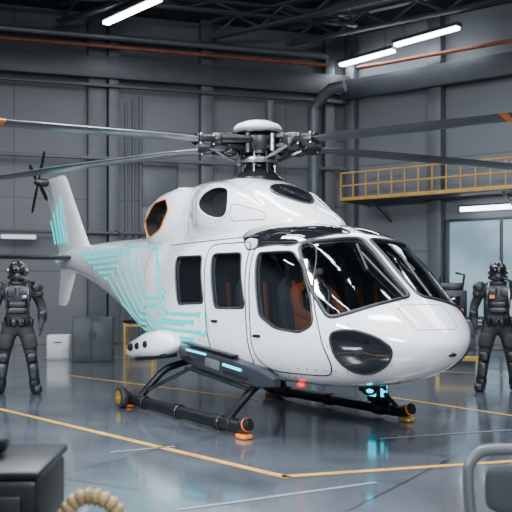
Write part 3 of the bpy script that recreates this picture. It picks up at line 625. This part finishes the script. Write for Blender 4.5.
# ------------------------------------------------------------ people
def skinbody(name,V,E,Rr,m,root=0):
    me=bpy.data.meshes.new(name); me.from_pydata(V,E,[]); o=bpy.data.objects.new(name,me); COL.objects.link(o)
    sm=o.modifiers.new('s','SKIN'); sm.use_smooth_shade=True
    for i,r in enumerate(Rr): me.skin_vertices[0].data[i].radius=r
    me.skin_vertices[0].data[root].use_root=True
    o.modifiers.new('u','SUBSURF').levels=2
    dg=bpy.context.evaluated_depsgraph_get(); n=bpy.data.meshes.new_from_object(o.evaluated_get(dg)); o.modifiers.clear(); o.data=n; n.materials.clear(); n.materials.append(m)
    for p in n.polygons:p.use_smooth=True
    return o
def person(loc,rz,label,flip=1,gun=False):
    V=[];E=[];Rr=[]
    def add(p,r,par=None):
        V.append((p[0]*flip,p[1],p[2])); Rr.append(r if isinstance(r,tuple) else (r,r)); i=len(V)-1
        if par is not None: E.append((par,i))
        return i
    pel=add((0,0,.99),(.175,.13)); ab=add((0,.0,1.17),(.155,.12),pel); ch=add((0,.0,1.36),(.20,.145),ab); uc=add((0,.01,1.49),(.17,.12),ch); nk=add((0,.0,1.58),.07,uc); hd=add((0,-.015,1.66),(.08,.09),nk); ht=add((0,-.01,1.76),(.075,.09),hd); add((0,-.005,1.81),(.04,.05),ht)
    for s in (-1,1):
        dy0=.03 if s>0 else -.02; ex=.33 if s>0 else .31
        sh=add((s*.22,.01,1.48),.092,uc); el=add((s*ex,.05+dy0,1.23),.07,sh); fa=add((s*(ex+.01),.0+dy0,1.11),.065,el); wr=add((s*(ex-.01),-.07+dy0,.975),.045,fa); pm=add((s*(ex-.01),-.09+dy0,.92),(.032,.046),wr)
        for k,(dy,L) in enumerate(((-.030,.075),(-.010,.083),(.010,.077),(.028,.062))):
            a=add((s*(ex-.005),-.092+dy+dy0,.875),.012,pm); b=add((s*(ex-.02),-.10+dy+dy0,.875-L*.5),.0105,a); add((s*(ex-.04),-.10+dy+dy0,.875-L*.85),.009,b)
        a=add((s*(ex-.03),-.132+dy0,.91),.013,pm); add((s*(ex-.04),-.147+dy0,.872),.011,a)
        f0=-.05 if s>0 else .03
        hp=add((s*.11,0,.92),.126,pel); th=add((s*.155,-.01+f0*.4,.73),.118,hp); kn=add((s*.19,-.015+f0,.50),.086,th); cf=add((s*.21,.015+f0,.36),.086,kn); an=add((s*.23,.015+f0,.13),.062,cf); ft=add((s*.24,-.07+f0,.055),(.055,.045),an); add((s*.265,-.165+f0,.042),(.048,.036),ft)
    o=skinbody('person',V,E,Rr,SUIT)
    o.location=(loc[0],loc[1],0); o.rotation_euler=(0,0,rz); top(o,label,'person')
    h=MB().se((0,-.005,1.735),(.128,.145,.140),.95,.95,nu=28,nv=18).tube(smooth_path([(-.115,-.02,1.64),(-.07,-.10,1.62),(0,-.135,1.61),(.07,-.10,1.62),(.115,-.02,1.64)],4),.030,8).obj('helmet',HELM,o)
    MB().se((0,-.088,1.745),(.102,.078,.062),.7,.8).obj('visor',VIS,h)
    MB().se((0,-.122,1.655),(.05,.05,.045),.7,.7,1).cyl((-.035,-.135,1.645),(-.06,-.175,1.635),.026,mi=0).cyl((.035,-.135,1.645),(.06,-.175,1.635),.026,mi=0).obj('respirator',[STEEL,ARM],h)
    for s in (-1,1): MB().cyl((s*.120,0,1.73),(s*.140,0,1.73),.045).obj('ear_cap',STEEL,h)
    c=MB().se((0,-.095,1.40),(.195,.09,.14),.6,.7).se((-.095,-.16,1.43),(.088,.034,.075),.6,.6).se((.095,-.16,1.43),(.088,.034,.075),.6,.6).se((0,-.12,1.26),(.128,.05,.05),.6,.6).se((0,-.115,1.17),(.138,.045,.045),.6,.6).se((0,-.02,1.56),(.125,.10,.04),.6,.8)
    cp=c.obj('chest_armor',ARM,o)
    MB().box((flip*.09,-.198,1.36),(.075,.02,.05),0,.005).obj('chest_badge',ORANGE if gun else STEEL,cp)
    if gun: MB().box((-flip*.28,-.085,1.47),(.06,.02,.06),0,.005).obj('shoulder_badge',ORANGE,cp)
    for s in (-1,1): MB().tube([(s*.13,-.13,1.56),(s*.15,-.20,1.42),(s*.15,-.155,1.20)],.017,6).obj('harness_strap',STEEL if gun else GUN,cp)
    MB().se((0,.19,1.38),(.16,.09,.20),.5,.5).cyl((-.08,.24,1.25),(-.08,.24,1.55),.05).cyl((.08,.24,1.25),(.08,.24,1.55),.05).obj('backpack',ARM,o)
    MB().tube(smooth_path([(.06,-.15,1.64),(.17,-.17,1.58),(.21,-.02,1.57),(.12,.14,1.52)],5),.02,8).obj('breathing_hose',RUB,o)
    b=MB().lathe([(.18,-.03),(.19,-.02),(.19,.02),(.18,.03)],(0,0,0),None,28); b.v=[(x*1.02,y*.8,z+1.045) for x,y,z in b.v]
    for a in (-130,-105,-75,-50,-20,10,170): b.box((.19*math.cos(math.radians(a)),.155*math.sin(math.radians(a)),1.0),(.07,.06,.10),0,.012,RXm(math.radians(a+90),3,'Z'))
    b.obj('belt',GUN,o)
    for s0 in (-1,1):
        s=s0*flip; dy0=.03 if s0>0 else -.02; ex=.33 if s0>0 else .31; f0=-.05 if s0>0 else .03
        MB().se((s*.26,.01,1.50),(.09,.11,.076),.7,.8,rot=RXm(s*.5,3,'Y')).se((s*.288,.02,1.41),(.068,.088,.06),.7,.8).obj('shoulder_plate',ARM,o)
        MB().se((s*(ex+.008),-.02+dy0,1.09),(.068,.07,.09),.6,.8,rot=RXm(.35,3,'X')).se((s*(ex+.005),.095+dy0,1.23),(.052,.04,.055),.6,.8).obj('forearm_guard',ARM,o)
        MB().se((s*.17,-.075+f0*.4,.73),(.10,.068,.12),.6,.8,rot=RXm(-s*.17,3,'Y')).obj('thigh_plate',SUIT,o)
        MB().se((s*.193,-.09+f0,.505),(.076,.048,.073),.7,.8).obj('knee_pad',GUN,o)
        MB().se((s*.217,-.048+f0,.31),(.074,.07,.13),.6,.8,rot=RXm(-s*.1,3,'Y')).obj('shin_guard',ARM,o)
        MB().se((s*.253,-.075+f0,.066),(.072,.162,.066),.6,.6,rot=RXm(s*.2,3,'Z')).se((s*.232,.01+f0,.15),(.077,.085,.09),.6,.8).obj('boot',GUN,o)
    return o
person((-3.38,12.1),.25,'person in dark armoured suit and helmet standing with arms lowered',1)
person((3.50,12.35),-.22,'person in dark armoured suit with orange chest badge standing alert',-1,True)
V=[];E=[];Rr=[]
def addp(p,r,par=None):
    V.append(p); Rr.append(r if isinstance(r,tuple) else (r,r)); i=len(V)-1
    if par is not None: E.append((par,i))
    return i
pel=addp((0,0,1.08),(.13,.15)); ch=addp((-.04,0,1.32),(.12,.16),pel); uc=addp((-.04,0,1.45),(.10,.14),ch); nk=addp((-.02,0,1.56),.055,uc); hd=addp((0,0,1.65),(.085,.075),nk); addp((0,0,1.76),(.07,.065),hd)
for s in (-1,1):
    sh=addp((-.03,s*.19,1.45),.07,uc); el=addp((.12,s*.26,1.24),.055,sh); wr=addp((.34,s*.17,1.15),.036,el); pm=addp((.40,s*.13,1.16),.032,wr)
    for k in range(4): a=addp((.44,s*.13-.03+.02*k,1.17),.010,pm); addp((.46,s*.13-.03+.02*k,1.14),.009,a)
    addp((.42,s*.10,1.19),.011,pm)
    hp=addp((.06,s*.10,1.06),.10,pel); kn=addp((.44,s*.13,1.08),.07,hp); an=addp((.50,s*.13,.74),.05,kn); addp((.60,s*.13,.70),.04,an)
pil=skinbody('person',V,E,Rr,FLIGHT); pil.matrix_world=Matrix.Translation((.02,10.07,0))@RXm(ha,4,'Z')@Matrix.Translation((1.70,-.42,0))
top(pil,'seated person in orange flight suit and dark helmet inside the cockpit','person')
hh=MB().se((0,0,1.72),(.13,.115,.125)).obj('helmet',ARM,pil); MB().se((.075,0,1.72),(.07,.09,.05),.7,.8).obj('visor',VIS,hh)
MB().se((.09,0,1.63),(.045,.05,.04)).obj('face',SKIN,pil)
MB().se((.03,0,1.34),(.12,.17,.15),.6,.7).obj('flight_vest',SATIN,pil)
for s in (-1,1): MB().tube([(.03,s*.08,1.55),(.14,s*.09,1.42),(.14,s*.07,1.15)],.018,6).obj('harness_strap',GREY,pil)
# ------------------------------------------------------------ background furniture
def cab(loc,sz,m,name,lab,rz=0,n=2,doors=False):
    e=empty(name,loc,rz); top(e,lab,'cabinet'); MB().box((0,0,sz[2]/2),sz,0,.015).obj('body',m,e)
    if doors:
        for s in (-1,1):
            d=MB().box((s*sz[0]/4,-sz[1]/2-.01,sz[2]/2),(sz[0]/2-.03,.02,sz[2]-.08),0,.006).obj('door',m,e); MB().box((s*.05,-sz[1]/2-.035,sz[2]*.6),(.02,.02,.14),0,.005).obj('handle',SATIN,d)
        return e
    for i in range(n):
        h=(sz[2]-.06)/n; d=MB().box((0,-sz[1]/2-.01,.03+h*(i+.5)),(sz[0]-.05,.02,h-.02),0,.006).obj('drawer',m,e)
        MB().box((0,-sz[1]/2-.035,.03+h*(i+.75)),(sz[0]*.35,.02,.02),0,.005).obj('handle',SATIN,d)
    return e
cab((-4.2,18.2,0),(.46,.45,.52),LGREY,'cabinet','small white metal cabinet standing on the hangar floor',.1,1)
cab((-3.35,17.6,0),(.82,.6,.92),DGREY,'tool_cabinet','dark grey steel tool cabinet with two doors beside a yellow workbench',.1,4,True)
def bench(loc,w,d,h,lab,rz=0,m=YEL):
    e=empty('workbench',loc,rz); top(e,lab,'workbench'); MB().box((0,0,h-.03),(w,d,.06),0,.01).obj('worktop',SATIN,e)
    for x in (-1,1):
        for y in (-1,1): MB().box((x*(w/2-.04),y*(d/2-.04),(h-.06)/2),(.05,.05,h-.06),0,.005).obj('leg',m,e)
    MB().box((0,-d/2+.04,.2),(w-.1,.04,.05),0,.005).box((0,-d/2+.04,h-.12),(w-.1,.04,.05),0,.005).obj('crossbar',m,e)
    return e
bench((-2.62,19.3,0),.7,.6,.8,'yellow-framed steel workbench with dark top by the wall')
bench((4.7,18.6,0),1.9,.8,.9,'grey-framed workbench carrying dark machinery',-.2,DGREY)
def machine(loc,s,lab,rz=0):
    e=empty('test_equipment',loc,rz); top(e,lab,'machine'); MB().box((0,0,.3*s),(.7*s,.5*s,.6*s),0,.03).box((0,.05,.68*s),(.5*s,.3*s,.18*s),0,.03).cyl((-.2*s,0,.55*s),(-.2*s,0,.9*s),.06*s).tube([(.25*s,0,.6*s),(.3*s,0,.95*s),(.1*s,0,1.0*s)],.03*s,8).obj('body',GUN,e)
    MB().box((0,-.26*s,.36*s),(.4*s,.02,.22*s),0,.01).obj('screen',BLACK,e); MB().box((.22*s,-.262*s,.15*s),(.1*s,.02,.06*s),0,.005).obj('button_panel',ORANGE,e)
machine((4.25,18.6,.9),.95,'dark test equipment box with screen on a workbench',-.2); machine((5.2,18.45,.9),.75,'small dark instrument with pipes on a workbench',-.2)
machine((-2.62,19.3,.80),.45,'small dark toolbox-like instrument on the yellow-framed workbench',0)
cab((5.95,17.0,0),(1.0,.6,1.05),DGREY,'tool_cabinet','dark grey steel drawer cabinet near the lit window',-.4,4)
cab((4.0,17.0,0),(.7,.5,.8),DGREY,'tool_cabinet','low dark grey drawer cabinet beside the machinery bench',-.2,3)
bench((6.9,15.6,0),1.3,.7,.9,'grey-framed bench under the lit window',-.4,DGREY)
e=empty('floor_barrier',(3.55,15.0,0),-.2); top(e,'low yellow steel safety barrier bolted to the floor','barrier')
MB().box((0,0,.26),(.8,.06,.08),0,.01).obj('rail',YEL,e)
for x in (-.35,.35): MB().box((x,0,.12),(.07,.07,.24),0,.01).obj('post',YEL,e)
e=empty('control_cabinet',(-1.15,3.0,0),.04); top(e,'dark grey control console box with rounded gear on top','cabinet')
MB().box((0,0,.41),(.86,.5,.82),0,.025).obj('body',SATIN,e); MB().box((0,0,.835),(.88,.52,.03),0,.012).obj('lid',SATIN,e)
for z in (.22,.60): MB().box((0,-.255,z),(.76,.02,.34),0,.01).obj('panel',GUN,e)
g=MB().se((0,0,.04),(.12,.09,.04),.6,.7).cyl((.05,0,.05),(.05,0,.075),.045).tube(smooth_path([(-.12,0,.045),(-.2,.02,.06),(-.26,.03,.02)],4),.018,8); go=g.obj('tool_housing',SATIN); go.location=(-1.0,3.02,.85); top(go,'small dark rounded device lying on the console lid','device')
hp=smooth_path([(-.655,2.90,.66),(-.62,2.90,.715),(-.57,2.90,.735),(-.51,2.90,.72),(-.47,2.91,.67),(-.45,2.95,.5),(-.45,3.0,.15),(-.38,3.15,.055),(-.1,3.3,.055)],14)
tot=[0]
for a,b in zip(hp,hp[1:]): tot.append(tot[-1]+(b-a).length)
fine=[];fr_=[];n=int(tot[-1]/.009); j=0
for i in range(n+1):
    s=tot[-1]*i/n
    while j<len(hp)-2 and tot[j+1]<s: j+=1
    t=(s-tot[j])/max(1e-6,tot[j+1]-tot[j]); fine.append(hp[j].lerp(hp[j+1],t)); fr_.append(.022 if (i%3==0) else .030)
ho=MB().tube(fine,fr_,12).obj('hose',TAN,None,25); top(ho,'tan ribbed flexible hose beside the dark console','hose')
e=empty('chair',(.98,2.95,0),-.25); top(e,'grey tubular metal chair with dark padded backrest','chair')
MB().se((0,-.0,.45),(.23,.22,.035),.5,.4).obj('seat',SATIN,e)
for x in (-.21,.21):
    MB().tube([(x,-.19,.014),(x,-.19,.44)],.014,8).obj('leg',DUCT,e)
MB().tube(smooth_path([(-.21,.2,.014),(-.22,.2,.45),(-.24,.22,.72),(-.22,.23,.80),(-.14,.24,.835),(.14,.24,.835),(.22,.23,.80),(.24,.22,.72),(.22,.2,.45),(.21,.2,.014)],6),.022,10).obj('back_frame',DUCT,e)
MB().se((0,.225,.69),(.18,.02,.09),.4,.4).obj('backrest',DGREY,e)
# ------------------------------------------------------------ camera
cam=bpy.data.cameras.new('Camera'); co=bpy.data.objects.new('Camera',cam); COL.objects.link(co)
co.location=(0,0,1.43); co.rotation_euler=(math.pi/2,0,0); cam.lens=853/512*36; cam.sensor_width=36; cam.shift_y=36/512
cam.dof.use_dof=True; cam.dof.focus_distance=8.8; cam.dof.aperture_fstop=4
SC.camera=co
